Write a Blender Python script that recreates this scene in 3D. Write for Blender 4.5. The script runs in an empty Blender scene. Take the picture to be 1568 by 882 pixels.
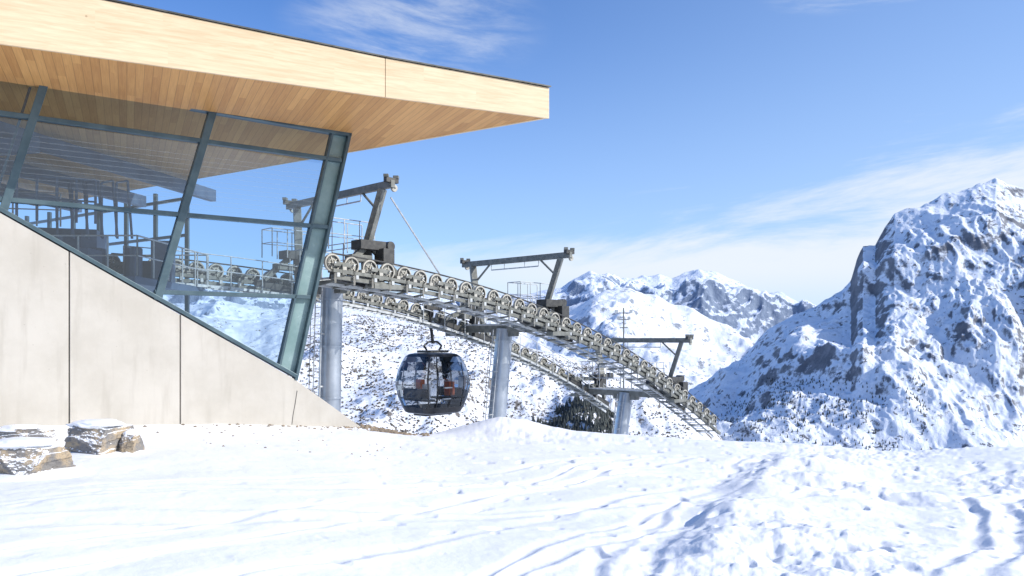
import bpy, math, random
import numpy as np
from mathutils import Vector, noise, Matrix
random.seed(7)
F=1220.0; CX=784.0; HY=520.0; CZ=1.7
scene=bpy.context.scene
scene.view_settings.view_transform='Standard'
scene.view_settings.look='None'
scene.view_settings.exposure=0
SUN=Vector((0.97,-0.25,0)).normalized(); EL=math.radians(31)
SUNV=Vector((SUN.x*math.cos(EL),SUN.y*math.cos(EL),math.sin(EL)))

# ---------------------------------------------------------------- node helpers
class NT:
    def __init__(s,tree): s.t=tree; s.n=tree.nodes; s.l=tree.links
    def new(s,typ,**kw):
        nd=s.n.new(typ)
        for k,v in kw.items(): setattr(nd,k,v)
        return nd
    def set(s,inp,v):
        if isinstance(v,bpy.types.NodeSocket): s.l.new(v,inp)
        else: inp.default_value=v
    def math(s,op,a,b=0.0,c=None,clamp=False):
        nd=s.new('ShaderNodeMath',operation=op); nd.use_clamp=clamp
        s.set(nd.inputs[0],a); s.set(nd.inputs[1],b)
        if c is not None: s.set(nd.inputs[2],c)
        return nd.outputs[0]
    def smooth(s,v,a,b,lo=0.0,hi=1.0):
        nd=s.new('ShaderNodeMapRange',interpolation_type='SMOOTHSTEP')
        s.set(nd.inputs[0],v); s.set(nd.inputs[1],a); s.set(nd.inputs[2],b); s.set(nd.inputs[3],lo); s.set(nd.inputs[4],hi)
        return nd.outputs[0]
    def mix(s,f,a,b,mode='MIX'):
        nd=s.new('ShaderNodeMix',data_type='RGBA',blend_type=mode)
        s.set(nd.inputs[0],f)
        s.set(nd.inputs[6],a if isinstance(a,bpy.types.NodeSocket) else (*a,1)); s.set(nd.inputs[7],b if isinstance(b,bpy.types.NodeSocket) else (*b,1))
        return nd.outputs[2]
    def noise(s,vec,scale,detail=4,rough=0.55,dist=0.0):
        nd=s.new('ShaderNodeTexNoise'); s.set(nd.inputs['Vector'],vec)
        nd.inputs['Scale'].default_value=scale; nd.inputs['Detail'].default_value=detail
        nd.inputs['Roughness'].default_value=rough; nd.inputs['Distortion'].default_value=dist
        return nd.outputs['Fac']
    def mapping(s,vec,scale=(1,1,1),rot=(0,0,0)):
        nd=s.new('ShaderNodeMapping'); s.set(nd.inputs['Vector'],vec)
        nd.inputs['Scale'].default_value=scale; nd.inputs['Rotation'].default_value=rot
        return nd.outputs[0]
    def bump(s,h,strength,dist,normal=None):
        nd=s.new('ShaderNodeBump'); nd.inputs['Strength'].default_value=strength; nd.inputs['Distance'].default_value=dist
        s.l.new(h,nd.inputs['Height'])
        if normal is not None: s.l.new(normal,nd.inputs['Normal'])
        return nd.outputs[0]
def newmat(name):
    m=bpy.data.materials.new(name); m.use_nodes=True
    m.node_tree.nodes.clear()
    t=NT(m.node_tree)
    out=t.new('ShaderNodeOutputMaterial'); b=t.new('ShaderNodeBsdfPrincipled')
    t.l.new(b.outputs[0],out.inputs[0])
    pos=t.new('ShaderNodeNewGeometry')
    return m,t,b,pos,out
def simple(name,c1,c2,rough=0.6,metal=0.0,scale=3.0,bump=0.0,bd=0.01,detail=5):
    m,t,b,g,o=newmat(name)
    n=t.noise(g.outputs['Position'],scale,detail,0.6)
    f=t.smooth(n,0.35,0.65)
    t.l.new(t.mix(f,c1,c2),b.inputs['Base Color'])
    t.set(b.inputs['Roughness'],t.math('ADD',t.math('MULTIPLY',n,0.25),rough-0.12))
    b.inputs['Metallic'].default_value=metal
    if bump>0: t.l.new(t.bump(n,bump,bd),b.inputs['Normal'])
    return m

# ---------------------------------------------------------------- materials
def m_snow():
    m,t,b,g,o=newmat('snow')
    P=g.outputs['Position']
    n1=t.noise(P,1.6,6,0.55); n2=t.noise(P,11,4,0.6); n3=t.noise(P,60,3,0.6)
    t.l.new(t.mix(t.smooth(n1,0.3,0.7),(0.87,0.885,0.91),(0.92,0.925,0.935)),b.inputs['Base Color'])
    b.inputs['Roughness'].default_value=0.7
    b.inputs['Specular IOR Level'].default_value=0.25
    h=t.math('ADD',t.math('MULTIPLY',n1,0.03),t.math('ADD',t.math('MULTIPLY',n2,0.008),t.math('MULTIPLY',n3,0.0026)))
    t.l.new(t.bump(h,0.7,1.0),b.inputs['Normal'])
    return m
def m_mount(name,snow,rock,rock2,th,sc,bd,specks=0.0,spsc=0.1,nw=0.5,soft=0.05):
    m,t,b,g,o=newmat(name)
    P=g.outputs['Position']
    sep=t.new('ShaderNodeSeparateXYZ'); t.l.new(g.outputs['Normal'],sep.inputs[0])
    n1=t.noise(P,sc,7,0.65); n2=t.noise(t.mapping(P,(1,1,0.6)),sc*6,7,0.74)
    n5=t.noise(t.mapping(P,(0.5,0.5,2.5),(0.25,0.1,0)),sc*3,6,0.7)
    steep=t.math('ADD',sep.outputs[2],t.math('MULTIPLY',t.math('SUBTRACT',n1,0.5),nw*1.5))
    steep=t.math('ADD',steep,t.math('MULTIPLY',t.math('SUBTRACT',n2,0.5),nw*1.4))
    steep=t.math('ADD',steep,t.math('MULTIPLY',t.math('SUBTRACT',n5,0.5),nw*0.8))
    f=t.smooth(steep,th+soft,th-soft)
    rk=t.mix(t.smooth(n2,0.35,0.65),rock,rock2)
    if specks>0:
        n3=t.noise(P,spsc,3,0.7); n4=t.noise(P,sc*0.8,3,0.5)
        thr=t.math('ADD',0.62,t.math('MULTIPLY',t.math('SUBTRACT',0.5,n4),specks))
        sp=t.smooth(t.math('SUBTRACT',n3,thr),0.0,0.03)
        f=t.math('MAXIMUM',f,sp)
    t.l.new(t.mix(f,snow,rk),b.inputs['Base Color'])
    b.inputs['Roughness'].default_value=0.85; b.inputs['Specular IOR Level'].default_value=0.1
    t.l.new(t.bump(t.math('ADD',n2,t.math('MULTIPLY',n1,1.5)),0.8,bd),b.inputs['Normal'])
    return m
def m_planks(name,ex,ey,width,cA,cB,gap=True,rough=0.55,vert=False,grain=8):
    m,t,b,g,o=newmat(name)
    sep=t.new('ShaderNodeSeparateXYZ'); t.l.new(g.outputs['Position'],sep.inputs[0])
    c=t.math('ADD',t.math('MULTIPLY',sep.outputs[0],ex),t.math('MULTIPLY',sep.outputs[1],ey))
    d=t.math('ADD',t.math('MULTIPLY',sep.outputs[0],-ey),t.math('MULTIPLY',sep.outputs[1],ex))
    if vert:
        c,d=sep.outputs[2],c
    cw=t.math('DIVIDE',c,width); fl=t.math('FLOOR',cw); fr=t.math('FRACT',cw)
    wn0=t.new('ShaderNodeTexWhiteNoise',noise_dimensions='1D'); t.l.new(fl,wn0.inputs['W'])
    seg=t.math('FLOOR',t.math('ADD',t.math('DIVIDE',d,3.3),t.math('MULTIPLY',wn0.outputs[0],7.0)))
    cmb=t.new('ShaderNodeCombineXYZ'); t.l.new(fl,cmb.inputs[0]); t.l.new(seg,cmb.inputs[1])
    wn=t.new('ShaderNodeTexWhiteNoise',noise_dimensions='2D'); t.l.new(cmb.outputs[0],wn.inputs['Vector'])
    cm2=t.new('ShaderNodeCombineXYZ'); t.l.new(t.math('MULTIPLY',c,grain*4.0),cm2.inputs[0]); t.l.new(t.math('MULTIPLY',d,1.2),cm2.inputs[1]); t.l.new(t.math('MULTIPLY',wn.outputs[0],40),cm2.inputs[2])
    gr=t.noise(cm2.outputs[0],1.0,5,0.65,0.4)
    f=t.math('ADD',t.math('MULTIPLY',wn.outputs[0],0.6 if not vert else 0.25),t.math('MULTIPLY',t.smooth(gr,0.3,0.7),0.4 if not vert else 0.75))
    col=t.mix(f,cA,cB)
    if gap:
        e=t.math('MINIMUM',fr,t.math('SUBTRACT',1.0,fr))
        col=t.mix(t.smooth(e,0.0,0.06,0.55,0.0),col,(cA[0]*0.3,cA[1]*0.25,cA[2]*0.2))
    vo=t.new('ShaderNodeTexVoronoi'); t.l.new(t.mapping(g.outputs['Position'],(1,1,1)),vo.inputs['Vector']); vo.inputs['Scale'].default_value=1.7
    kn=t.smooth(vo.outputs['Distance'],0.05,0.02)
    col=t.mix(t.math('MULTIPLY',kn,0.45),col,(0.18,0.08,0.03))
    t.l.new(col,b.inputs['Base Color']); b.inputs['Roughness'].default_value=rough
    t.l.new(t.bump(gr,0.15,0.01),b.inputs['Normal'])
    return m
def m_concrete():
    m,t,b,g,o=newmat('concrete')
    P=g.outputs['Position']
    n1=t.noise(P,0.7,6,0.65); n2=t.noise(t.mapping(P,(3,3,0.35)),1.5,5,0.6); n3=t.noise(P,40,3,0.6)
    c=t.mix(t.smooth(n1,0.3,0.7),(0.46,0.43,0.375),(0.54,0.51,0.455))
    c=t.mix(t.smooth(n2,0.48,0.75,0,0.5),c,(0.39,0.36,0.31))
    vo=t.new('ShaderNodeTexVoronoi'); t.l.new(P,vo.inputs['Vector']); vo.inputs['Scale'].default_value=3.5
    c=t.mix(t.smooth(vo.outputs['Distance'],0.05,0.02,0,0.5),c,(0.25,0.22,0.19))
    t.l.new(c,b.inputs['Base Color']); b.inputs['Roughness'].default_value=0.85
    t.l.new(t.bump(t.math('ADD',n1,t.math('MULTIPLY',n3,0.1)),0.25,0.03),b.inputs['Normal'])
    return m
def m_glass(name,tint,refl,k=1.0,lines=False):
    m=bpy.data.materials.new(name); m.use_nodes=True; m.node_tree.nodes.clear(); t=NT(m.node_tree)
    o=t.new('ShaderNodeOutputMaterial'); tr=t.new('ShaderNodeBsdfTransparent'); gl=t.new('ShaderNodeBsdfGlossy')
    g=t.new('ShaderNodeNewGeometry')
    n=t.noise(g.outputs['Position'],0.6,2,0.5)
    tr.inputs[0].default_value=(*tint,1); gl.inputs[0].default_value=(0.9,0.95,1,1); gl.inputs['Roughness'].default_value=0.02
    t.l.new(t.bump(n,0.05,0.05),gl.inputs['Normal'])
    fr=t.new('ShaderNodeFresnel'); fr.inputs[0].default_value=1.45
    mx=t.new('ShaderNodeMixShader'); t.l.new(t.math('ADD',t.math('MULTIPLY',fr.outputs[0],k),refl,clamp=True),mx.inputs[0])
    t.l.new(tr.outputs[0],mx.inputs[1]); t.l.new(gl.outputs[0],mx.inputs[2])
    if lines:
        sep=t.new('ShaderNodeSeparateXYZ'); t.l.new(g.outputs['Position'],sep.inputs[0])
        fz=t.math('FRACT',t.math('DIVIDE',sep.outputs[2],0.115))
        ln=t.math('MULTIPLY',t.smooth(t.math('ABSOLUTE',t.math('SUBTRACT',fz,0.5)),0.10,0.04),0.18)
        zz=t.math('MULTIPLY',t.smooth(sep.outputs[2],4.7,4.9),t.smooth(sep.outputs[2],6.2,6.0))
        df=t.new('ShaderNodeBsdfDiffuse'); df.inputs[0].default_value=(0.6,0.7,0.75,1)
        m2=t.new('ShaderNodeMixShader'); t.l.new(t.math('MULTIPLY',ln,zz),m2.inputs[0]); t.l.new(mx.outputs[0],m2.inputs[1]); t.l.new(df.outputs[0],m2.inputs[2]); mx=m2
    t.l.new(mx.outputs[0],o.inputs[0])
    return m
def m_rock():
    m,t,b,g,o=newmat('rock')
    P=g.outputs['Position']; sep=t.new('ShaderNodeSeparateXYZ'); t.l.new(g.outputs['Normal'],sep.inputs[0])
    n1=t.noise(P,3.5,6,0.65); n2=t.noise(P,18,5,0.7)
    c=t.mix(t.smooth(n1,0.45,0.62),(0.21,0.20,0.19),(0.42,0.33,0.22))
    c=t.mix(t.smooth(n2,0.5,0.7,0,0.7),c,(0.10,0.09,0.08))
    s=t.smooth(t.math('ADD',sep.outputs[2],t.math('MULTIPLY',t.math('SUBTRACT',n2,0.5),1.2)),0.55,0.65)
    t.l.new(t.mix(s,c,(0.90,0.91,0.93)),b.inputs['Base Color']); b.inputs['Roughness'].default_value=0.85
    t.l.new(t.bump(t.math('ADD',n2,n1),0.5,0.03),b.inputs['Normal'])
    return m
SNOW=m_snow()
CONC=m_concrete()
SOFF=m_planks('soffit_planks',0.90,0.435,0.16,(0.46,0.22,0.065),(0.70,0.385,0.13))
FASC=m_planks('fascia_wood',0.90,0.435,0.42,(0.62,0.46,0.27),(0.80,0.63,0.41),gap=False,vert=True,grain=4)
FRAME=simple('window_frame',(0.06,0.10,0.12),(0.09,0.14,0.16),0.4,0.3,2)
ROOFE=simple('roof_edge_metal',(0.08,0.08,0.07),(0.14,0.14,0.13),0.5,0.5,3)
STEEL=simple('galvanised_steel',(0.42,0.44,0.45),(0.58,0.60,0.60),0.45,0.4,6)
OLIVE=simple('painted_grey_steel',(0.13,0.135,0.12),(0.21,0.215,0.195),0.5,0.1,4)
DARK=simple('dark_steel',(0.04,0.04,0.04),(0.075,0.075,0.07),0.5,0.2,5)
CREAM=simple('sheave_liner',(0.32,0.31,0.27),(0.50,0.48,0.42),0.55,0.0,5)
PIPE=simple('tower_pipe_steel',(0.40,0.44,0.49),(0.52,0.56,0.61),0.36,0.8,1.2)
BLUEM=simple('blue_grey_machine',(0.05,0.08,0.14),(0.10,0.15,0.23),0.5,0.2,1.0)
GREENG=simple('green_glass_edge',(0.17,0.27,0.27),(0.27,0.38,0.38),0.25,0.1,1.0)
GLASS=m_glass('station_glass',(0.60,0.73,0.82),0.06,1.1,True)
CABG=m_glass('cabin_tinted_glass',(0.66,0.68,0.70),0.02)
CABB=simple('cabin_black',(0.012,0.012,0.014),(0.03,0.03,0.033),0.3,0.0,3)
ORNG=simple('orange_seat',(0.65,0.13,0.04),(0.75,0.18,0.06),0.6,0,3)
WHIT=simple('white_panel',(0.7,0.7,0.7),(0.8,0.8,0.8),0.5,0,3)
ROCK=m_rock()

# ---------------------------------------------------------------- mesh builder
class MB:
    def __init__(s): s.v=[]; s.f=[]; s.m=[]; s.mats=[]
    def mi(s,mat):
        if mat not in s.mats: s.mats.append(mat)
        return s.mats.index(mat)
    def add(s,vs,fs,mat):
        o=len(s.v); s.v+= [tuple(v) for v in vs]; k=s.mi(mat)
        for f in fs: s.f.append([i+o for i in f]); s.m.append(k)
    def beam(s,a,b,w,h,mat,up=(0,0,1)):
        a=Vector(a); b=Vector(b); d=(b-a).normalized(); up=Vector(up)
        if abs(d.dot(up))>0.98: up=Vector((0,1,0))
        r=d.cross(up).normalized(); u=r.cross(d).normalized()
        vs=[]
        for p in (a,b):
            for sx,sz in ((-1,-1),(1,-1),(1,1),(-1,1)): vs.append(p+r*sx*w/2+u*sz*h/2)
        s.add(vs,[(0,3,2,1),(4,5,6,7),(0,1,5,4),(1,2,6,5),(2,3,7,6),(3,0,4,7)],mat)
    def box(s,c,sx,sy,sz,mat,ang=0.0,bev=0.0):
        ca,sa=math.cos(ang),math.sin(ang)
        e1=Vector((ca,sa,0)); c=Vector(c)
        s.beam(c-e1*sx/2,c+e1*sx/2,sy,sz,mat)
    def tube(s,a,b,r,mat,n=8,r2=None,caps=True):
        a=Vector(a); b=Vector(b); d=(b-a).normalized(); r2=r if r2 is None else r2
        up=Vector((0,0,1)) if abs(d.z)<0.95 else Vector((1,0,0))
        x=d.cross(up).normalized(); y=x.cross(d)
        vs=[];fs=[]
        for p,rr in ((a,r),(b,r2)):
            for i in range(n):
                t=2*math.pi*i/n; vs.append(p+x*math.cos(t)*rr+y*math.sin(t)*rr)
        for i in range(n): fs.append((i,(i+1)%n,n+(i+1)%n,n+i))
        if caps: fs.append(tuple(range(n-1,-1,-1))); fs.append(tuple(range(n,2*n)))
        s.add(vs,fs,mat)
    def path(s,pts,r,mat,n=6):
        for a,b in zip(pts[:-1],pts[1:]): s.tube(a,b,r,mat,n)
    def annulus(s,c,ax,r0,r1,w,mat,n=20):
        c=Vector(c); ax=Vector(ax).normalized(); up=Vector((0,0,1)); x=ax.cross(up).normalized(); y=x.cross(ax)
        vs=[];fs=[]
        for sgn in (-1,1):
            for rr in (r0,r1):
                for i in range(n):
                    t=2*math.pi*i/n; vs.append(c+ax*sgn*w/2+x*math.cos(t)*rr+y*math.sin(t)*rr)
        for i in range(n):
            j=(i+1)%n
            fs+=[(i,j,n+j,n+i),(2*n+i,3*n+i,3*n+j,2*n+j),(n+i,n+j,3*n+j,3*n+i),(i,2*n+i,2*n+j,j)]
        s.add(vs,fs,mat)
    def poly_extrude(s,pts,off,mat):
        n=len(pts); off=Vector(off); vs=[Vector(p) for p in pts]+[Vector(p)+off for p in pts]
        fs=[tuple(range(n)),tuple(range(2*n-1,n-1,-1))]+[(i,n+i,n+(i+1)%n,(i+1)%n) for i in range(n)]
        s.add(vs,fs,mat)
    def obj(s,name,parent=None,smooth=False,bevel=0.0):
        me=bpy.data.meshes.new(name); me.from_pydata(s.v,[],s.f)
        for m in s.mats: me.materials.append(m)
        me.polygons.foreach_set('material_index',s.m)
        if smooth:
            me.polygons.foreach_set('use_smooth',[True]*len(s.f))
        me.update()
        ob=bpy.data.objects.new(name,me); scene.collection.objects.link(ob)
        if smooth:
            try: me.set_sharp_from_angle(angle=math.radians(40))
            except Exception: pass
        if bevel>0:
            md=ob.modifiers.new('bevel','BEVEL'); md.width=bevel; md.segments=2; md.limit_method='ANGLE'
        if parent: ob.parent=parent
        return ob
def empty(name):
    e=bpy.data.objects.new(name,None); scene.collection.objects.link(e); return e
def grid_obj(name,X,Y,Z,mat,wrap=False):
    nr,nc=X.shape
    vs=np.stack([X,Y,Z],-1).reshape(-1,3)
    i=np.arange(nr-1)[:,None]; jn=nc if wrap else nc-1; j=np.arange(jn)[None,:]; j2=(j+1)%nc
    fs=np.stack([i*nc+j,i*nc+j2,(i+1)*nc+j2,(i+1)*nc+j],-1).reshape(-1,4)
    me=bpy.data.meshes.new(name)
    me.vertices.add(len(vs)); me.vertices.foreach_set('co',vs.ravel().astype(np.float32))
    me.loops.add(fs.size); me.loops.foreach_set('vertex_index',fs.ravel().astype(np.int32))
    me.polygons.add(len(fs)); me.polygons.foreach_set('loop_start',np.arange(0,fs.size,4,dtype=np.int32))
    me.polygons.foreach_set('loop_total',np.full(len(fs),4,dtype=np.int32))
    me.update(calc_edges=True); me.validate()
    me.polygons.foreach_set('use_smooth',np.ones(len(me.polygons),dtype=bool))
    me.materials.append(mat)
    ob=bpy.data.objects.new(name,me); scene.collection.objects.link(ob); return ob

# ---------------------------------------------------------------- world
w=bpy.data.worlds.new('World'); scene.world=w; w.use_nodes=True
t=NT(w.node_tree); t.n.clear()
out=t.new('ShaderNodeOutputWorld'); bg=t.new('ShaderNodeBackground'); bg.inputs[1].default_value=0.15
sky=t.new('ShaderNodeTexSky'); sky.sky_type='NISHITA'; sky.sun_disc=False
sky.sun_elevation=EL; sky.sun_rotation=math.atan2(SUN.x,SUN.y); sky.altitude=1800; sky.air_density=1.0; sky.dust_density=0.4; sky.ozone_density=2.0
tc=t.new('ShaderNodeTexCoord'); sp=t.new('ShaderNodeSeparateXYZ'); t.l.new(tc.outputs['Generated'],sp.inputs[0])
az=t.math('ARCTAN2',sp.outputs[0],sp.outputs[1]); el=sp.outputs[2]
cb=t.new('ShaderNodeCombineXYZ'); t.l.new(t.math('MULTIPLY',az,2.2),cb.inputs[0]); t.l.new(t.math('MULTIPLY',t.math('SUBTRACT',el,t.math('MULTIPLY',az,0.10)),13.0),cb.inputs[1])
n1=t.noise(cb.outputs[0],1.3,8,0.62,0.4)
top=t.math('ADD',0.112,t.math('MULTIPLY',t.math('ADD',az,0.05),0.14))
dist=t.math('SUBTRACT',top,el)
dist=t.math('ADD',dist,t.math('MULTIPLY',t.math('SUBTRACT',n1,0.5),0.24))
up=t.smooth(dist,-0.02,0.05)
lowf=t.smooth(el,0.02,0.09,0.30,1.0)
band=t.math('MULTIPLY',up,t.math('MULTIPLY',lowf,t.smooth(az,-0.45,0.2,0.25,0.9)))
cb2=t.new('ShaderNodeCombineXYZ'); t.l.new(t.math('ADD',t.math('MULTIPLY',az,5.0),3.0),cb2.inputs[0]); t.l.new(t.math('MULTIPLY',t.math('ADD',el,t.math('MULTIPLY',az,0.12)),24.0),cb2.inputs[1])
n2=t.noise(cb2.outputs[0],1.5,10,0.66,0.25)
da=t.math('DIVIDE',t.math('ADD',az,0.12),0.13); de=t.math('DIVIDE',t.math('SUBTRACT',el,0.365),0.055)
rr=t.math('ADD',t.math('MULTIPLY',da,da),t.math('MULTIPLY',de,de))
wi=t.math('MULTIPLY',t.smooth(rr,1.9,0.0),t.smooth(n2,0.34,0.75,0.0,0.5))
da=t.math('DIVIDE',t.math('SUBTRACT',az,0.42),0.10); de=t.math('DIVIDE',t.math('SUBTRACT',el,0.375),0.02)
r3=t.math('ADD',t.math('MULTIPLY',da,da),t.math('MULTIPLY',de,de))
wi=t.math('MAXIMUM',wi,t.math('MULTIPLY',t.smooth(r3,1.6,0.0),t.smooth(n2,0.4,0.7,0.0,0.5)))
mask=t.math('MAXIMUM',band,wi)
hsv=t.new('ShaderNodeHueSaturation'); hsv.inputs['Saturation'].default_value=1.12; t.l.new(sky.outputs[0],hsv.inputs['Color'])
skc=t.mix(1.0,hsv.outputs[0],(0.96,1.13,1.44),'MULTIPLY')
hz=t.math('ADD',t.smooth(el,0.42,0.02,0.0,0.50),t.smooth(az,-0.3,0.7,0.0,0.30))
skc=t.mix(hz,skc,(3.5,4.8,6.6))
cc=t.mix(mask,skc,(5.9,6.25,6.7))
t.l.new(cc,bg.inputs[0]); t.l.new(bg.outputs[0],out.inputs[0])

sd=bpy.data.lights.new('sun','SUN'); sd.energy=4.7; sd.angle=math.radians(0.5); sd.color=(1.0,0.955,0.885)
so=bpy.data.objects.new('sun',sd); scene.collection.objects.link(so); so.rotation_euler=SUNV.to_track_quat('Z','Y').to_euler(); so.location=(30,-10,30)

cd=bpy.data.cameras.new('camera'); cam=bpy.data.objects.new('camera',cd); scene.collection.objects.link(cam)
cam.location=(0,0,CZ); cam.rotation_euler=(math.radians(90),0,0); cd.sensor_width=36; cd.lens=36*F/1568; cd.shift_y=(HY-441)/1568; cd.clip_end=30000; cd.clip_start=0.1
scene.camera=cam

# ---------------------------------------------------------------- ground
DC=22.0
cp=np.array([-800,-200,0,276,552,600,700,760,850,900,1000,1100,1200,1300,1380,1470,1568,1800,2600],float)
cyS=np.array([620,622,624,632,648,654,660,661,663,664,668,672,678,685,690,688,683,675,665],float)
TR=[(-3.2,6.6,7.6,10.8,0.04,0.10),(-3.9,7.0,7.4,10.2,0.035,0.08),(-3.0,5.0,9.5,12.0,0.035,0.12),(-2.2,4.2,10.5,12,0.035,0.09),(-6,9.0,11,9,0.035,0.1),(-5,9,12,7.5,0.03,0.1),
    (-1.2,5.4,8.0,11.5,0.035,0.07),(-6,8.0,12,8,0.03,0.1),(-7,6.5,14,6,0.04,0.14),(-7,7.3,14,5,0.03,0.1),(0.2,5.5,5.2,12.5,0.035,0.09),(0.6,5.5,5.4,12.5,0.035,0.09),
    (3.0,5.5,7.5,12.5,0.05,0.10),(3.4,5.4,7.6,12.3,0.05,0.10),(4.6,5.5,6.0,13,0.05,0.10)]
def sst(x,a,b):
    x=min(max((x-a)/(b-a),0),1); return x*x*(3-2*x)
def gz(x,y,detail=True):
    d=y if y>0.5 else 0.5
    r=math.hypot(x,y)
    if y>0.5 and abs(x)<y*1.5: px=CX+F*x/y
    else: px=CX+F*1.5*(1 if x>0 else -1)
    dd=d if y>0.5 and abs(x)<y*1.5 else min(r,21.9)*0.4
    c=(np.interp(px-25,cp,cyS)+np.interp(px,cp,cyS)*2+np.interp(px+25,cp,cyS))/4
    z=(CZ-(c-HY)/F*DC)*(min(dd,DC)/DC)
    if r<60 and detail:
        fade=1-sst(r,24,45)
        v=Vector((x,y,0))
        def ga(cx_,cy_,sx,sy,h): 
            q=((x-cx_)/sx)**2+((y-cy_)/sy)**2
            return h*math.exp(-q) if q<12 else 0
        wn=0.3*noise.noise(v*0.9)
        z+=ga(-0.35+wn,22.3,1.1,1.7,0.36)+ga(0.9,22.5,1.2,1.5,0.12)+ga(-2.6,22.5,0.9,1.8,-0.22)
        if 19<y<24: z+=0.05*noise.fractal(v*1.8,0.8,2.1,4)*math.exp(-((x-0.3)/2.0)**2)
        z+=fade*0.06*(noise.fractal(v*0.35,1.0,2.0,2))
        if y>1 and abs(x)<y*1.1:
            xb=-1.45+0.42*d+0.35*noise.noise(v*0.5)
            q=(x-xb)
            pl=sst(q,-0.6,0.25)*(1-sst(q,0.8,4.5))*sst(d,4.5,8)*(1-sst(d,16,20))
            z+=0.25*pl*(0.7+0.6*noise.noise(v*0.8+Vector((3,3,3))))
            rough=sst(q,-2.0,1.0)*(0.25+0.75*sst(noise.noise(v*0.33+Vector((9,1,0))),-0.25,0.3))
            z+=fade*(0.007+0.055*rough)*(noise.fractal(v*1.9,0.9,2.1,5))
            lump=noise.noise(v*2.8+Vector((5,2,0)))
            z-=fade*(0.010+0.13*rough)*max(lump-0.22,0)
            l2=noise.noise(v*5.5+Vector((15,2,0))); z+=fade*(0.003+0.08*rough)*max(l2-0.25,0)
            z+=fade*(0.0015+0.006*rough)*noise.fractal(v*9,0.8,2.1,2)
            l3=noise.noise(v*3.2+Vector((55,22,0))); z-=fade*0.18*max(l3-0.40,0)*(0.2+sst(x/d,-0.35,0.1))
            wob=0.15*noise.noise(v*0.35)+0.03*noise.noise(v*2)
            vis=0.70+0.7*noise.noise(v*0.4+Vector((31,7,0)))
            for (ax,ay,dx,dy,dep,wd) in TR:
                L=math.hypot(dx,dy); tt=((x-ax)*dx+(y-ay)*dy)/(L*L)
                if -0.3<tt<1.15:
                    qd=((x-ax)*dy-(y-ay)*dx)/L+wob*3
                    g=(qd/wd)
                    if abs(g)<4: z+= vis*(-dep*math.exp(-g*g)+dep*0.6*math.exp(-(g-1.7)**2*2))*(1-rough*0.5)*sst(tt,-0.3,-0.1)*(1-sst(tt,0.7,1.15))
    inview = y>0 and abs(x)<y*1.6
    dc=DC if inview else 60
    m=y if inview else r
    if m>dc:
        e=m-dc
        z-= 0.30*e if e<300 else 90+ (e-300)*0.12 if e<1500 else 234+(e-1500)*0.02
        z-= 0.02*min(e,6)**1.5 if e>0 else 0
    return z
ang=np.concatenate([np.radians(np.linspace(-36,36,900)),np.radians(np.linspace(36,324,60)[1:-1])])
yd=1.0/np.linspace(1/3.6,1/22.6,430)
ys=np.concatenate([[0.3,1.0,2.0,3.0],yd,[22.9,23.3,24,25,27,30,34,40,50,70,100,160,250,400,700,1200,2500,5000,9500]])
X=np.zeros((len(ys),len(ang)));Y=X.copy();Z=X.copy()
for j,a in enumerate(ang):
    ta=math.tan(a) if abs(a)<=math.radians(36.1) else None
    sa,ca=math.sin(a),math.cos(a)
    for i,y in enumerate(ys):
        if ta is not None: x_,y_=ta*y,y
        else: x_,y_=sa*y*1.236,ca*y*1.236
        X[i,j]=x_;Y[i,j]=y_;Z[i,j]=gz(x_,y_)
grid_obj('snow_ground',X,Y,Z,SNOW,wrap=True)

# ---------------------------------------------------------------- mountains
def terrain(name,pxs,ds,h,mat):
    X=np.zeros((len(ds),len(pxs)));Y=X.copy();Z=X.copy()
    for j,p in enumerate(pxs):
        for i,d in enumerate(ds):
            x=(p-CX)/F*d; X[i,j]=x;Y[i,j]=d;Z[i,j]=h(p,d,x)
    return grid_obj(name,X,Y,Z,mat)
def mk(table,d0,d1,zb,pw,amp,nsc,fall,edge=0.12,ridged=True,seed=0,fine=0.0,aniso=1.0):
    tx=np.array([a for a,b in table],float); ty=np.array([b for a,b in table],float)
    def h(p,d,x):
        zr=(HY-np.interp(p,tx,ty))/F*d1+CZ
        wx=0.35*noise.noise(Vector((x/nsc*0.7,d/nsc*0.5,seed+4)))
        v=Vector((x/nsc+seed+wx,d/(nsc*aniso),seed*1.7))
        if ridged: n=noise.ridged_multi_fractal(v,0.92,2.15,7,1.0,2.0)-1.1
        else: n=noise.fractal(v,0.9,2.1,6)
        nf=noise.ridged_multi_fractal(v*5,0.85,2.1,4,1.0,2.0)-1.1
        if d<=d1:
            tt=(d-d0)/(d1-d0)
            z=zb+(zr-zb)*tt**pw
            A=amp*(math.sin(math.pi*min(tt,1))**0.7*(1-edge)+edge)
        else:
            z=zr-(d-d1)*fall; A=amp*edge
        return z+A*n+fine*nf
    return h
tabA=[(0,462),(200,455),(300,447),(400,452),(520,450),(620,455),(700,450),(780,452),(860,440),(880,425),(905,413),(925,423),(950,431),(990,427),(1010,420),(1030,428),(1050,418),(1070,411),(1100,419),(1130,432),(1160,447),(1185,452),(1200,455),(1222,462),(1235,457),(1260,475),(1300,482),(1800,482)]
tabB=[(0,476),(250,470),(340,462),(420,474),(520,466),(560,472),(620,480),(700,470),(800,478),(870,472),(900,462),(925,446),(942,443),(965,440),(985,449),(1005,452),(1025,466),(1060,474),(1090,492),(1120,505),(1170,535),(1300,560)]
tabC=[(0,500),(200,490),(300,486),(400,494),(470,478),(520,476),(560,484),(600,492),(650,500),(700,508),(750,520),(800,534),(850,540),(900,548),(950,558),(1000,574),(1040,598),(1080,640),(1120,690),(1180,760),(1300,820)]
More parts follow.
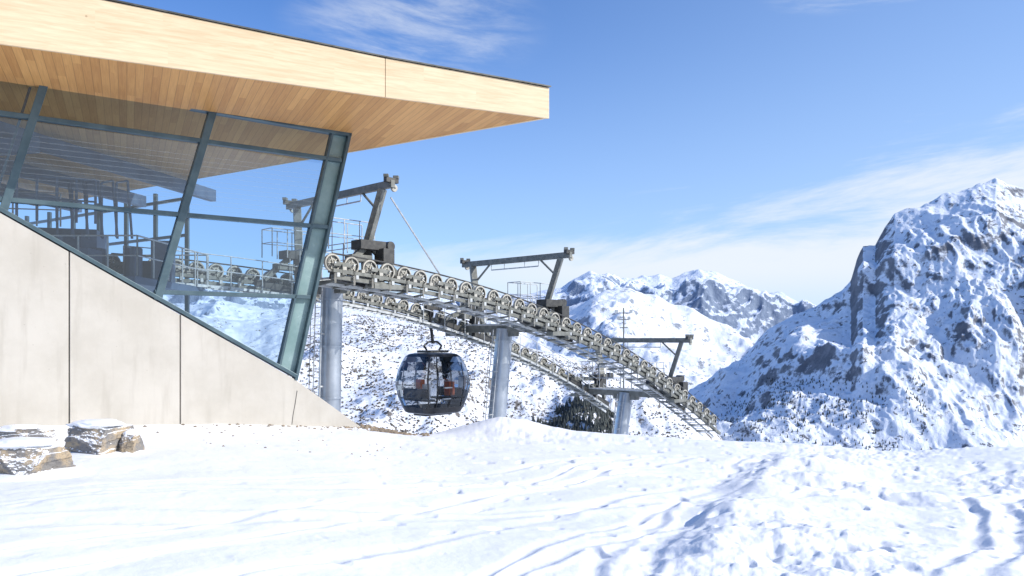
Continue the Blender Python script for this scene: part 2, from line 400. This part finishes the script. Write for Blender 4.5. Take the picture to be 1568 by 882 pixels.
tabD=[(880,760),(960,680),(1000,640),(1040,612),(1080,590),(1130,555),(1180,510),(1215,486),(1250,468),(1290,440),(1303,425),(1312,395),(1322,376),(1340,374),(1355,345),(1370,326),(1410,316),(1440,300),(1480,292),(1500,284),(1525,275),(1545,281),(1568,289),(1620,272),(1700,262),(1800,300),(1950,380)]
hA=mk(tabA,3900,5500,-60,1.0,190,800,0.5,0.05,True,3,10)
hB=mk(tabB,1500,2500,-190,1.0,75,380,0.5,0.09,True,8,4)
hC=mk(tabC,380,850,-95,0.95,18,120,0.5,0.12,True,5,1.3)
hD=mk(tabD,760,1450,-150,1.15,68,300,0.6,0.08,True,11,5.5,1.8)
FARM=m_mount('far_mountain_surface',(0.76,0.83,0.95),(0.18,0.23,0.33),(0.28,0.34,0.44),0.65,0.004,18,nw=0.55)  # distance haze painted into the albedo: snow and rock both shifted to blue
MIDM=m_mount('mid_mountain_surface',(0.83,0.87,0.94),(0.24,0.27,0.33),(0.33,0.36,0.41),0.60,0.008,5,0.25,0.05,0.45)  # weaker blue haze tint mixed into these colours too
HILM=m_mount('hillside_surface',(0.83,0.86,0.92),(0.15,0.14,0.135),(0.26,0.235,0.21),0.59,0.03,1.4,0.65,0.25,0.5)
RIGM=m_mount('mountain_surface',(0.81,0.86,0.94),(0.135,0.145,0.17),(0.25,0.26,0.285),0.615,0.009,4.5,0.12,0.09,0.64,0.09)  # bluish cast in snow and rock colours stands in for air haze
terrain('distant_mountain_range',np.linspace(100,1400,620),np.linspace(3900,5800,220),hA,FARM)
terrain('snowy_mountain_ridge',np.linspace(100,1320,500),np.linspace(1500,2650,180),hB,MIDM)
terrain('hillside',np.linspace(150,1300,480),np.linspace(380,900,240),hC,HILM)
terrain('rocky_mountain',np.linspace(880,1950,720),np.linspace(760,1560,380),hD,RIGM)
PINE=simple('pine_foliage',(0.04,0.05,0.05),(0.07,0.08,0.075),0.9,0,0.5)
SCRB=simple('scrub_foliage',(0.06,0.055,0.045),(0.13,0.11,0.085),0.9,0,0.5)
def scatter(name,h,n,pr,dr,cond,hs,seed,shrub=False):
    R=random.Random(seed); mb=MB(); c=0; tries=0
    while c<n and tries<n*30:
        tries+=1
        p=R.uniform(*pr); d=R.uniform(*dr); x=(p-CX)/F*d
        z=h(p,d,x); py=HY-(z-CZ)/d*F
        cl=noise.noise(Vector((x/45,d/45,seed)))
        if not cond(p,py,cl,R): continue
        s=R.uniform(*hs); c+=1
        if shrub:
            vs=[(x+R.uniform(-.3,.3)*s,d,z+s*R.uniform(.5,.9))]
            k=5; a0=R.random()*6
            for i in range(k):
                a=a0+i*6.283/k; rr=s*R.uniform(.5,1.0); vs.append((x+rr*math.cos(a),d+rr*math.sin(a),z+s*R.uniform(-.3,.25)))
            mb.add(vs,[(0,1+i,1+(i+1)%k) for i in range(k)],SCRB)
        else:
            for (zo,rr,hh) in ((0.1,0.26,0.5),(0.4,0.18,0.6)):
                k=5; a0=R.random()*6; vs=[(x,d,z+s*(zo+hh))]
                for i in range(k):
                    a=a0+i*6.283/k; q=s*rr*R.uniform(.75,1.2); vs.append((x+q*math.cos(a),d+q*math.sin(a),z+s*zo-R.uniform(0,.1)*s))
                mb.add(vs,[(0,1+i,1+(i+1)%k) for i in range(k)],PINE)
            mb.tube((x,d,z-0.5),(x,d,z+s*0.2),s*0.03,PINE,4,caps=False)
    return mb.obj(name)
scatter('hillside_scrub',hC,9500,(440,1060),(400,840),lambda p,py,cl,R:py<700 and cl+R.uniform(-.35,.35)>-0.05-0.15*(p<760),(0.5,1.7),3,True)
scatter('mountain_pine_trees',hD,1500,(1060,1420),(790,1180),lambda p,py,cl,R:py>580 and cl+R.uniform(-.35,.35)>0.0,(2.0,4.2),4)
scatter('valley_pine_forest',hC,900,(815,960),(400,640),lambda p,py,cl,R:612<py<680 and cl+R.uniform(-.3,.3)>-0.2,(4,7),6)

# ---------------------------------------------------------------- station building
WP=Vector((-5.47,20,0)); WD=Vector((1.49,1,0)).normalized(); WN=Vector((WD.y,-WD.x,0))
def W(px,py,off=0.0):
    k=(px-CX)/F; r=Vector((k,1,(HY-py)/F)); p0=WP+WN*off
    tt=(p0-Vector((0,0,0))).dot(WN)/r.dot(WN)
    return Vector((r.x*tt,tt,CZ+r.z*tt))
ZS=7.10
def S(px,py):
    d=(ZS-CZ)*F/(HY-py); return Vector(((px-CX)/F*d,d,ZS))
st=empty('cable_car_station')
mb=MB()
def diag(px): return 325+0.567*px if px<450 else 580+(px-450)*0.715
cuts=[-300,106,276,556]
for a,b in zip(cuts[:-1],cuts[1:]):
    A=W(a,600);B=W(b,600); g=0.012
    ta=A+WD*g; tb=B-WD*g
    def at(P,z): return Vector((P.x,P.y,z))
    pts=[at(ta,-2.5),at(tb,-2.5)]
    if b==556: pts+=[W(553,654)]; pts+=[W(450,580)]
    else: pts+=[at(tb,W(b,diag(b)).z)]
    pts+=[at(ta,W(a,diag(a)).z)]
    mb.poly_extrude(pts,-WN*0.42,CONC)
mb.obj('concrete_wall',st,bevel=0.012)
mb=MB(); mb.poly_extrude([Vector((W(-300,600).x,W(-300,600).y,-2.5))-WN*0.05,Vector((W(500,600).x,W(500,600).y,-2.5))-WN*0.05,W(500,640)-WN*0.05,W(-300,diag(-300)+12)-WN*0.05],-WN*0.2,DARK)
mb.path([W(455,598,.003),W(452,618,.003),W(449,634,.003),W(447,650,.003)],0.008,DARK,4)
mb.obj('joint_backing',st)
mb=MB()
def fr(a,b,w,dp,off=-0.10,mat=FRAME): mb.beam(W(*a,off),W(*b,off),dp,w,mat,up=WN.cross((W(*b)-W(*a))).normalized())
def top(px): return 112+0.1745*px
fr((-250,top(-250)),(536,top(536)),0.16,0.24)
def frL(a,b,w,dp=0.22,off=-0.10):
    A=W(*a,off);B=W(*b,off); d=(B-A).normalized(); up=WN.cross(d); mb.beam(A,B,dp,w,FRAME,up=up)
frL((-250,172-0.1415*250+2),(522,246),0.10,0.16,-0.08)
frL((-60,300),(501,348),0.10,0.16,-0.08)
frL((236,447),(474,455),0.10,0.16,-0.08)
frL((70,122),(4,326),0.16,0.26,-0.11); frL((50,122),(-14,322),0.05,0.14,-0.3)
frL((326,168),(240,460),0.17,0.26,-0.11)
frL((508,203),(426,564),0.06,0.22,-0.11)
frL((-190,80),(-250,200),0.15,0.26,-0.11)
frL((534,204),(451,582),0.08,0.28,-0.12)
frL((-250,325-0.567*250-3),(452,576),0.09,0.3,-0.12)
mb.obj('window_frames',st,bevel=0.008)
mb=MB(); mb.add([W(-250,78,-0.12),W(510,203,-0.12),W(428,566,-0.12),W(-250,183,-0.12)],[(0,1,2,3)],GLASS); mb.obj('window_glass',st)
mb=MB(); mb.poly_extrude([W(509,204,-0.15),W(533,208,-0.15),W(451,578,-0.15),W(428,565,-0.15)],-WN*0.02,GREENG)
mb.obj('corner_glass_strip',st)
# roof
T=S(841,180);K=S(590,147.5);L=S(0,65.5); dl=(L-K).normalized(); L2=K+dl*14
Fa=S(535,232);Fb=S(310,272.5); df=(Fb-T).normalized(); F2=T+df*24
zt=lambda px,py,P: CZ+(HY-py)/F*P.y
top_T=Vector((T.x,T.y,zt(0,134.5,T)));top_K=Vector((K.x,K.y,zt(0,89,K)));top_L=Vector((L.x,L.y,CZ+(HY+33)/F*L.y)); sl=(top_L.z-top_K.z)/((L-K).length); top_L2=Vector((L2.x,L2.y,top_K.z+sl*14))
mb=MB()
back=Vector((F2.x,F2.y,ZS)); bl=Vector((L2.x-6,L2.y+6,ZS))
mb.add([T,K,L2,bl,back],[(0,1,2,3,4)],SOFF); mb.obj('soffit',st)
mb=MB()
n1=Vector((dl.y,-dl.x,0)); 
if n1.y>0: n1=-n1
def fascia(a,b,at_,bt_,mat,th=0.06):
    d=(b-a).normalized(); n=Vector((d.y,-d.x,0))
    if n.y>0: n=-n
    z=Vector((0,0,0.02))
    mb.poly_extrude([a-z,b-z,bt_,at_],-n*th,mat)
g=dl*0.006
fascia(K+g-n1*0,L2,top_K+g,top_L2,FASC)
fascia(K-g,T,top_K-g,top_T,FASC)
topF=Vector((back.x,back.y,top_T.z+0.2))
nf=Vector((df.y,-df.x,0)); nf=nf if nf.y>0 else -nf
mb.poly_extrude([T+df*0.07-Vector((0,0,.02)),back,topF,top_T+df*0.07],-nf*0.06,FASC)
mb.obj('fascia',st,bevel=0.006)
mb=MB()
tk=Vector((0,0,0.012))
cap=[top_T+tk+Vector((.05,-.03,0)),top_K+tk+n1*0.03,top_L2+tk+n1*0.03,Vector((bl.x,bl.y,top_L2.z+0.2)),topF+tk]
mb.poly_extrude(cap,(0,0,0.03),ROOFE)
mb.beam(top_T+Vector((0,0.5,0.05))+dl*0.3,top_K+Vector((0,0.5,0.09))+dl*0.2,0.4,0.05,ROOFE)
mb.obj('roof_edge',st)
# interior
mb=MB()
mb.beam((-17,24.5,3.35),(-10.4,24.5,3.35),5,0.22,BLUEM)
mb.beam((-22,20,1.6),(-13.5,26,1.6),5,3.0,BLUEM)
R=random.Random(2)
for i in range(9):
    x=-16.6+i*0.72; hgt=R.uniform(.5,1.5)
    mb.box((x,23.4+R.uniform(-1,2),3.46+hgt/2),R.uniform(.4,.9),R.uniform(.5,1.0),hgt,BLUEM,R.uniform(-.3,.3))
for i in range(5):
    mb.tube((-15.8+i*1.1,24,3.5),(-15.8+i*1.1,24,4.3+0.3*R.random()),0.25,BLUEM,12)
mb.box((-18.2,25.5,4.6),3.2,3,2.5,BLUEM,0.3); mb.box((-15.2,27,4.4),2.4,2,1.9,BLUEM,0.3)
mb.obj('station_machinery',st,bevel=0.02)
mb=MB()
def rail(a,b,hh,n,mat=STEEL,r=0.025,mid=True):
    a=Vector(a);b=Vector(b); up=Vector((0,0,hh))
    for i in range(n+1):
        p=a.lerp(b,i/n); mb.tube(p,p+up,r,mat,6)
    mb.tube(a+up,b+up,r,mat,6)
    if mid: mb.tube(a+up*.5,b+up*.5,r*.8,mat,6)
rail((-16.8,21.9,3.46),(-10.3,21.9,3.46),1.1,8)
rail((-10.3,21.9,3.46),(-10.3,26.9,3.46),1.1,5)
rail((-16,27,3.46),(-10.3,27,3.46),1.1,6)
rail((-13.6,21,4.9),(-11.5,22,4.9),1.2,5,BLUEM,0.035)
rail((-18,23,5.1),(-13.6,24,5.1),1.0,7)
for i in range(5):
    x=-12.9+i*0.42
    mb.path([(x,22.6,4.6),(x,22.6,6.15),(x+.22,22.8,6.25),(x+.3,22.9,4.6)],0.035,BLUEM)
for i in range(9): mb.beam((-13.4+i*.25,20.9,1.6+i*.22),(-13.4+i*.25,21.7,1.6+i*.22),0.22,0.04,STEEL)
mb.obj('station_railings',st)
mb=MB()
for i in range(3):
    o=Vector((-3.0*i,1.2*i,0))
    mb.beam(Vector((-12.5,18.6,6.75))+o,Vector((-10.5,28,6.75))+o,0.22,0.4,BLUEM)
mb.beam((-11.5,19.2,6.4),(-19,21,6.4),0.3,0.35,BLUEM); mb.beam((-12.5,19.2,6.3),(-16,24,5.3),0.25,0.3,STEEL)
mb.beam((-14,19.6,6.1),(-17,21,5.5),0.5,0.3,BLUEM)
p0=Vector((-11.5,28.2,0)); p1=Vector((-21,34.5,0))
for i in range(7):
    p=p0.lerp(p1,i/6); mb.beam(p+Vector((0,0,1.5)),p+Vector((0,0,7.05)),0.12,0.14,FRAME)
for z in (2.2,3.8,5.4,6.7): mb.beam(p0+Vector((0,0,z)),p1+Vector((0,0,z)),0.1,0.1,FRAME)
mb.obj('interior_frames',st)
mb=MB(); mb.poly_extrude([(-17.5,19,-2),(-23,30,-2),(-23,30,7.05),(-17.5,19,7.05)],(-0.4,-0.2,0),CONC); mb.obj('interior_core_wall',st)

# ---------------------------------------------------------------- lift line
U=Vector((0.690,0.724,0)).normalized(); V=Vector((-U.y,U.x,0)); O=Vector((-5.59,24,0)); G=6.0
ctrl=[(500,402),(545,409),(600,416),(650,428),(700,440),(745,453),(790,467),(830,482),(865,495),(905,515),(940,533),(965,548),(1000,570),(1050,607),(1100,650)]
ss=[];zz=[]
for px,py in ctrl:
    k=(px-CX)/F; s=(24*k+5.59)/(U.x-U.y*k); d=24+U.y*s; ss.append(s); zz.append(CZ+(HY-py)/F*d)
pf=np.polyfit([-6,-3]+ss,[4.1,4.15]+zz,5)
def Zt(s): return float(np.polyval(pf,s))
def LP(s,off=0,dz=0): 
    p=O+U*s+V*off; return Vector((p.x,p.y,Zt(s)+dz))
def sheave(mb,c):
    n=V
    mb.annulus(c,n,0.225,0.275,0.10,CREAM,22); mb.annulus(c,n,0.20,0.225,0.13,DARK,22)
    mb.annulus(c,n,0.01,0.20,0.03,OLIVE,16)
    mb.annulus(c,n,0.10,0.13,0.06,CREAM,14)
    mb.tube(c-n*0.09,c+n*0.09,0.05,CREAM,12)
    a0=random.random()*2
    for i in range(5):
        a=a0+i*2*math.pi/5; dv=U*math.cos(a)+Vector((0,0,math.sin(a)))
        mb.beam(c-n*0.03+dv*0.05,c-n*0.03+dv*0.21,0.03,0.03,CREAM,up=n)
def track(name,off,s0,s1,hand,side):
    root=empty(name)
    mb=MB(); n=int((s1-s0)/0.69)
    for i in range(n+1):
        s=s0+i*0.69; sheave(mb,LP(s,off))
    mb.obj('sheaves',root,smooth=True)
    mb=MB()
    for i in range(n):
        s=s0+i*0.69
        for sd in (0.10,-0.10):
            if i%2==0: mb.beam(LP(s,off+sd,-0.02),LP(s+.69,off+sd,-0.02),0.025,0.13,OLIVE)
            mb.beam(LP(s-.05,off+sd*1.4,-0.24),LP(s+.74,off+sd*1.4,-0.24),0.03,0.11,OLIVE)
            if i%2==0:
                mb.beam(LP(s+.345,off+sd*1.35,-0.02),LP(s+.345,off+sd*1.35,-0.34),0.05,0.16,OLIVE,up=U)
            mb.tube(LP(s,off+sd*1.5,0),LP(s,off+sd*1.9,0),0.03,STEEL,8)
        mb.box(LP(s+.345,off,-0.14),0.13,0.34,0.10,CREAM,math.atan2(U.y,U.x))
        mb.box(LP(s+.1,off-.16,-0.36),0.10,0.08,0.12,STEEL,math.atan2(U.y,U.x))
    k=int((s1-s0)/0.5)
    mb.path([LP(s0+(s1-s0)*i/k,off,0.29) for i in range(k+1)],0.028,DARK)
    m=int((s1-s0)/1.38)
    for i in range(m+1):
        s=s0+i*1.38; e=min(s+1.40,s1)
        if e>s: mb.beam(LP(s,off,-0.42),LP(e,off,-0.42),0.16,0.12,OLIVE)
    mb.obj('sheave_beams',root)
    mb=MB()
    for o2 in (0.32,0.95):
        k=int((s1-s0)/0.7)
        for i in range(k):
            a=s0+(s1-s0)*i/k; b=s0+(s1-s0)*(i+1)/k
            mb.beam(LP(a,off+side*o2,-0.62),LP(b,off+side*o2,-0.62),0.035,0.09,STEEL)
    q=int((s1-s0)/0.23)
    for i in range(q):
        s=s0+i*0.23
        mb.beam(LP(s,off+side*.32,-0.60),LP(s,off+side*.95,-0.60),0.035,0.03,STEEL)
        if i%3==0:
            mb.beam(LP(s,off-side*.18,-0.55),LP(s,off+side*1.0,-0.66),0.06,0.06,OLIVE)
            mb.beam(LP(s,off-side*.17,-0.62),LP(s,off-side*.17,-0.32),0.05,0.04,CREAM)
    for (a,b) in hand:
        k=max(1,int((b-a)/1.15)); 
        for i in range(k+1):
            s=a+(b-a)*i/k
            mb.tube(LP(s,off+side*1.0,-0.66),LP(s,off+side*1.0,0.45),0.02,STEEL,6)
            if i<k:
                e=a+(b-a)*(i+1)/k
                for dz in (0.45,-0.08): mb.tube(LP(s,off+side*1.0,dz),LP(e,off+side*1.0,dz),0.018,STEEL,6)
    mb.obj('catwalk',root)
    return root
track('sheave_train',0,0.2,23.6,[(0.3,4.5),(9,14),(18,22)],1)
track('sheave_train',G,-4.0,21.5,[(-4,3),(8,21)],-1)
def tower(st_,sb,zb,ztop,sh,r,stay=False):
    root=empty('lift_tower')
    mb=MB(); mid=G/2
    ph=LP(st_,mid,-0.30); 
    pb=O+U*sb+V*mid; pb=Vector((pb.x,pb.y,zb))
    ax=(ph-pb).normalized()
    mb.tube(pb,ph,r*1.08,PIPE,28,r2=r)
    mb.obj('pipe_column',root,smooth=True)
    mb=MB(); Lh=(ph-pb).length
    for zf in (0.45,0.7,0.93):
        p=pb+ax*Lh*zf; mb.tube(p-ax*0.03,p+ax*0.03,r*1.18,PIPE,28)
    mb.obj('flanges',root,smooth=True)
    mb=MB(); o=-U*(r+0.22)-V*0.1; q=V*0.2
    for sg in (-1,1): mb.tube(pb+o+q*sg,ph+o+q*sg,0.022,STEEL,6)
    k=int(Lh/0.3)
    for i in range(k):
        p=pb+ax*(i*0.3)+o; mb.tube(p-q,p+q,0.014,STEEL,5)
    for i in range(0,k,6):
        p=pb+ax*(i*0.3)+o; mb.beam(p,p+U*0.25,0.05,0.05,STEEL)
    mb.tube(pb-U*(r+.45),ph-U*(r+.45),0.012,DARK,5)
    mb.obj('ladder',root)
    mb=MB()
    s=st_; yw=math.atan2(U.y,U.x)
    mb.beam(LP(s,0.25,-0.28),LP(s,G-.25,-0.28),0.34,0.30,OLIVE)
    mb.beam(LP(s,mid-.7,-.50),LP(s,mid+.7,-.50),0.30,0.2,OLIVE)
    for o in (0,G):
        mb.box(LP(s,o,-0.5),1.1,0.36,0.16,OLIVE,yw)
    zt_=Zt(sh)
    tp=lambda off,dz,ds=0: LP(sh+ds,off,0)*1+Vector((0,0,dz-(Zt(sh+ds)-zt_)))
    H=2.85
    mb.beam(tp(-0.15,H),tp(G+0.25,H),0.16,0.24,OLIVE)
    for o,sg in ((0.75,1),(G-.75,-1)):
        mb.beam(tp(o+0.2*sg,0.85,-0.25),tp(o-0.35*sg,H-.1),0.28,0.20,OLIVE)
        mb.beam(tp(o+0.2*sg,0.9,-0.25),LP(s,o+.2*sg,-0.4),0.34,0.26,DARK)
        mb.box(tp(o,0.90,-0.3),1.0,0.55,0.30,DARK,yw)
        mb.box(tp(o-.25*sg,0.55,0.15),0.45,0.5,0.5,DARK,yw)
        mb.tube(tp(o-.1*sg,0.95,.55),tp(o+.25*sg,.95,.55),0.16,DARK,14)
        mb.box(tp(o,0.45,-0.7),0.8,0.4,0.22,OLIVE,yw)
        mb.beam(tp(o+.75*sg,H-.1),tp(o-.05*sg,H-.75),0.07,0.07,OLIVE)
        e=-0.05 if sg==1 else G+.1
        mb.box(tp(e,H+.12),0.5,0.16,0.16,DARK,yw); mb.annulus(tp(e,H-.12,.12),V,0.03,0.12,0.08,CREAM,14)
        mb.box(tp(e,H+.24,.2),0.18,0.2,0.1,OLIVE); mb.box(tp(e,H+.24,-.2),0.16,0.2,0.1,OLIVE)
        for ds in (-1,1):
            mb.beam(LP(s+ds*1.3,o-.1*sg,-.15),tp(o,.8,-.3+ds*.2),0.16,0.2,OLIVE)
            mb.beam(LP(s+ds*1.6,o-.1*sg,-.3),LP(s+ds*.3,o,-.42),0.2,0.22,DARK)
    mb.beam(tp(1.6,H-.35),tp(G-1.6,H-.35),0.05,0.05,STEEL)
    for o in (1.6,2.4,G-2.4,G-1.6):
        mb.tube(tp(o,H-.35),tp(o,H),0.02,STEEL,6)
    mb.obj('crossarm_and_lifting_frame',root,bevel=0.012)
    mb=MB()
    def rl(a,b,hh,n):
        a=Vector(a);b=Vector(b);up=Vector((0,0,hh))
        for i in range(n+1):
            p=a.lerp(b,i/n); mb.tube(p,p+up,.018,STEEL,6)
        mb.tube(a+up,b+up,.018,STEEL,6); mb.tube(a+up*.5,b+up*.5,.015,STEEL,6)
    for ds in (-.45,.45):
        a=LP(s,1.0,-.1)+U*ds; b=LP(s,G-1.0,-.1)+U*ds
        rl(a,b,1.1,6); mb.beam(a,b,.06,.06,STEEL)
    for j in range(24):
        o=1.0+j*(G-2)/23; mb.beam(LP(s,o,-.1)-U*.45,LP(s,o,-.1)+U*.45,.03,.03,STEEL)
    for o in (1.25,G-1.25):
        rl(tp(o,.75,-1.5),tp(o,.75,0.3),1.0,3); rl(tp(o+.7,.75,-1.5),tp(o+.7,.75,.3),1.0,3)
        rl(tp(o,.75,-1.5),tp(o+.7,.75,-1.5),1.0,1)
    if stay: mb.tube(tp(0.1,H-.4,.1),LP(s+2.6,0.3,0.35),0.03,STEEL,6)
    mb.obj('platform_railings',root)
    return root
tower(2.2,2.0,-3.5,0,2.4,0.37,True)
tower(10.8,9.9,-5.0,0,11.4,0.36)
tower(19.6,18.0,-8.0,0,20.6,0.36)
mb=MB(); mx_=(955-CX)/F*60; zb_=gz(mx_,60)
mb.tube((mx_,60,zb_-1),(mx_,60,4.1),0.09,OLIVE,8,r2=0.05)
for zz_,hw in ((3.7,.55),(3.2,.4),(2.6,.3)): mb.beam((mx_-hw,60,zz_),(mx_+hw,60,zz_),.07,.07,OLIVE)
for zz_,hw in ((3.7,.55),(3.2,.4)):
    for sg in (-1,1): mb.box((mx_+sg*hw,60,zz_+.12),.22,.2,.25,STEEL)
mb.obj('antenna_mast')

# ---------------------------------------------------------------- gondola
sg_=8.98
root=empty('gondola_cabin')
ctr=LP(sg_,G,0); cabc=Vector((ctr.x+0.30,ctr.y,CZ+(HY-586)/F*ctr.y)); 
yaw=math.atan2(U.y,U.x)
HW,HD=1.33,1.20
lv=[(-1.30,.66),(-1.25,.74),(-1.0,.83),(-0.62,.93),(-0.12,1.0),(0.08,1.0),(0.5,.94),(0.88,.84),(1.14,.74),(1.25,.64),(1.29,.5)]
NS=48
def ring(sc,z,ex=0.30,grow=0.0):
    out=[]
    for i in range(NS):
        a=2*math.pi*(i+.5)/NS; c,s=math.cos(a),math.sin(a)
        x=math.copysign(abs(c)**ex,c)*(HW*sc+grow); y=math.copysign(abs(s)**ex,s)*(HD*sc+grow)
        out.append(Vector((cabc.x+x*math.cos(yaw)-y*math.sin(yaw),cabc.y+x*math.sin(yaw)+y*math.cos(yaw),cabc.z+z)))
    return out
mb=MB()
rings=[ring(sc,z) for z,sc in lv]
for li in range(len(lv)-1):
    for i in range(NS):
        j=(i+1)%NS
        q=[rings[li][i],rings[li][j],rings[li+1][j],rings[li+1][i]]
        a=(i+1)/NS*2*math.pi
        c=abs(math.cos(a)); s=abs(math.sin(a))
        corner=abs(c-s)<0.16
        mat=CABG if (2<=li<8 and not corner) else CABB
        mb.add(q,[(0,1,2,3)],mat)
mb.add(rings[0],[tuple(range(NS-1,-1,-1))],CABB); mb.add(rings[-1],[tuple(range(NS))],CABB)
mb.obj('shell',root,smooth=True)
mb=MB()
def cl(x,y,z): return Vector((cabc.x+x*math.cos(yaw)-y*math.sin(yaw),cabc.y+x*math.sin(yaw)+y*math.cos(yaw),cabc.z+z))
def scz(z): return float(np.interp(z,[a for a,b in lv],[b for a,b in lv]))
for sgn in (-1,1):
    for zlev in (-.62,):
        k=scz(zlev); mb.beam(cl(-.8,sgn*(HD*k+.015),zlev),cl(.8,sgn*(HD*k+.015),zlev),.03,.05,CABB); mb.beam(cl(sgn*(HW*k+.015),-.7,zlev),cl(sgn*(HW*k+.015),.7,zlev),.03,.05,CABB)
    zs=[-1.0,-.62,-.12,.08,.5,.88]
    for xo in (-.03,.03,-.7,.7):
        for a,b in zip(zs[:-1],zs[1:]): mb.beam(cl(xo,sgn*(HD*scz(a)+.012),a),cl(xo,sgn*(HD*scz(b)+.012),b),.03,.03,CABB)
    for zlev in (-.62,-.15):
        k=scz(zlev); mb.beam(cl(-.5,sgn*(HD*k+.12),zlev),cl(-.1,sgn*(HD*k+.12),zlev),.12,.05,STEEL)
for sgn in (-1,1):
    mb.beam(cl(sgn*.75,-.8,-.7),cl(sgn*.75,.8,-.7),.42,.1,CABB); mb.beam(cl(sgn*.95,-.8,-.42),cl(sgn*.95,.8,-.42),.06,.4,CABB)
mb.beam(cl(.55,-.62,-.25),cl(.55,-.28,-.25),.3,.6,ORNG); mb.beam(cl(-.5,.1,-.1),cl(-.5,.4,-.1),.25,.5,ORNG); mb.beam(cl(-.75,-.6,-.3),cl(-.75,-.3,-.3),.2,.55,WHIT)
mb.beam(cl(.9,-.1,-.2),cl(.9,.25,-.2),.1,.5,WHIT)
mb.beam(cl(-.8,0,-1.2),cl(.8,0,-1.2),1.4,.06,DARK)
mb.box(cl(0,0,-1.34),1.5,.8,.1,DARK,yaw)
mb.box(cl(0,0,1.36),1.3,.6,.1,DARK,yaw)
tz=Zt(sg_)-cabc.z
mb.path([cl(-.35,0,1.42),cl(-.5,0,1.6),cl(-.25,0,1.78),cl(.25,0,1.78),cl(.5,0,1.6),cl(.35,0,1.42)],.045,CABB,8)
mb.path([cl(0,0,1.7),cl(-.05,.05,2.3),cl(-.1,.12,tz-.5),cl(-.12,.0,tz+.25)],.07,CABB,10)
mb.box(cl(0,0,tz+.25),.9,.25,.25,DARK,yaw); mb.tube(cl(-.4,.1,tz+.4),cl(-.4,-.1,tz+.4),.12,CREAM,12); mb.tube(cl(.4,.1,tz+.4),cl(.4,-.1,tz+.4),.12,CREAM,12)
mb.obj('frame_and_hanger',root,bevel=0.006)

# ---------------------------------------------------------------- boulders
def boulder(px,d,w_,dp,h_,seed,sink=0.1,capk=1.0):
    import bmesh
    bm=bmesh.new(); bmesh.ops.create_icosphere(bm,subdivisions=6,radius=1)
    x0=(px-CX)/F*d; z0=gz(x0,d)
    R=random.Random(int(seed*10)); planes=[]
    for i in range(11):
        a=R.random()*6.283; e=R.uniform(-.25,.75)
        planes.append((Vector((math.cos(a)*math.cos(e),math.sin(a)*math.cos(e),math.sin(e))),R.uniform(.66,.86)))
    planes.append((Vector((R.uniform(-.15,.15),R.uniform(-.1,.1),1)).normalized(),.62))
    topz=-9
    for v in bm.verts:
        p=v.co.copy(); q=p.copy()*1.05
        for n_,dd_ in planes:
            k=q.dot(n_)-dd_
            if k>0: q-=n_*k
        n=noise.fractal(p*2.0+Vector((seed,0,0)),.9,2.1,6)*.07
        lay=0.025*math.copysign(1,math.sin(p.z*11+1.5*noise.noise(p*1.4)))*(1-abs(p.z))
        q*=1+n+lay
        v.co=Vector((q.x*w_/1.6+x0,q.y*dp/1.6+d,q.z*h_/1.25+z0+h_/2-sink)); topz=max(topz,v.co.z)
    # snow pillow lying on the top of the stone
    r=bmesh.ops.create_icosphere(bm,subdivisions=5,radius=1)
    vs=set(r['verts'])
    for v in vs:
        p=v.co.copy(); n=1+0.28*noise.noise(p*1.6+Vector((seed,3,0)))+.06*noise.noise(p*5)
        v.co=Vector((p.x*n*w_*.40*capk+x0-.02,p.y*n*dp*.40*capk+d,p.z*(.045+.03*n)+topz-0.035))
    for f in bm.faces:
        if f.verts[0] in vs: f.material_index=1; f.smooth=True
    # drifted snow around the foot
    r=bmesh.ops.create_icosphere(bm,subdivisions=5,radius=1); vs=set(r['verts'])
    for v in vs:
        p=v.co.copy(); n=1+0.25*noise.noise(p*1.5+Vector((seed,9,0)))
        v.co=Vector((p.x*n*w_*.75+x0,p.y*n*dp*.8+d,p.z*.10+z0-.03))
    for f in bm.faces:
        if f.verts[0] in vs: f.material_index=1; f.smooth=True
    me=bpy.data.meshes.new('boulder'); bm.to_mesh(me); bm.free(); me.materials.append(ROCK); me.materials.append(SNOW)
    ob=bpy.data.objects.new('boulder',me); scene.collection.objects.link(ob); return ob
boulder(150,13.0,0.98,0.9,0.52,3.1,0.06)
boulder(38,10.8,1.05,0.9,0.50,9.4,0.10)
boulder(35,13.8,1.1,0.7,0.30,17.3,0.03)
boulder(201,13.0,0.34,0.4,0.36,5.3,0.03,0.7)
mb=MB(); R=random.Random(5)
spots=[]
for i in range(260):
    p=R.gauss(595,26); d=R.uniform(20.2,22.3); spots.append((p,d,R.uniform(.02,.08)))
for i in range(70):
    p=560-abs(R.gauss(0,150)); q=W(p,640); spots.append((p,q.y-abs(R.gauss(0,.35))-.05,R.uniform(.01,.045)))
for i in range(50): spots.append((R.uniform(100,620),R.uniform(14,19),R.uniform(.01,.03)))
STONE=simple('stone',(0.16,0.13,0.10),(0.35,0.28,0.20),0.9,0,8)
for p,d,s in spots:
    x=(p-CX)/F*d; z=gz(x,d)
    k=6; vs=[(x,d,z+s*.8)]
    a0=R.random()*6
    for zz_,m_ in ((.35,1.0),(-.4,1.1)):
        for i in range(k):
            a=a0+i*6.283/k; rr=s*R.uniform(.7,1.2)*m_; vs.append((x+rr*math.cos(a),d+rr*math.sin(a),z+s*zz_*R.uniform(.6,1.2)))
    fs=[(0,1+i,1+(i+1)%k) for i in range(k)]+[(1+i,1+k+i,1+k+(i+1)%k,1+(i+1)%k) for i in range(k)]
    mb.add(vs,fs,STONE)
mb.obj('gravel')
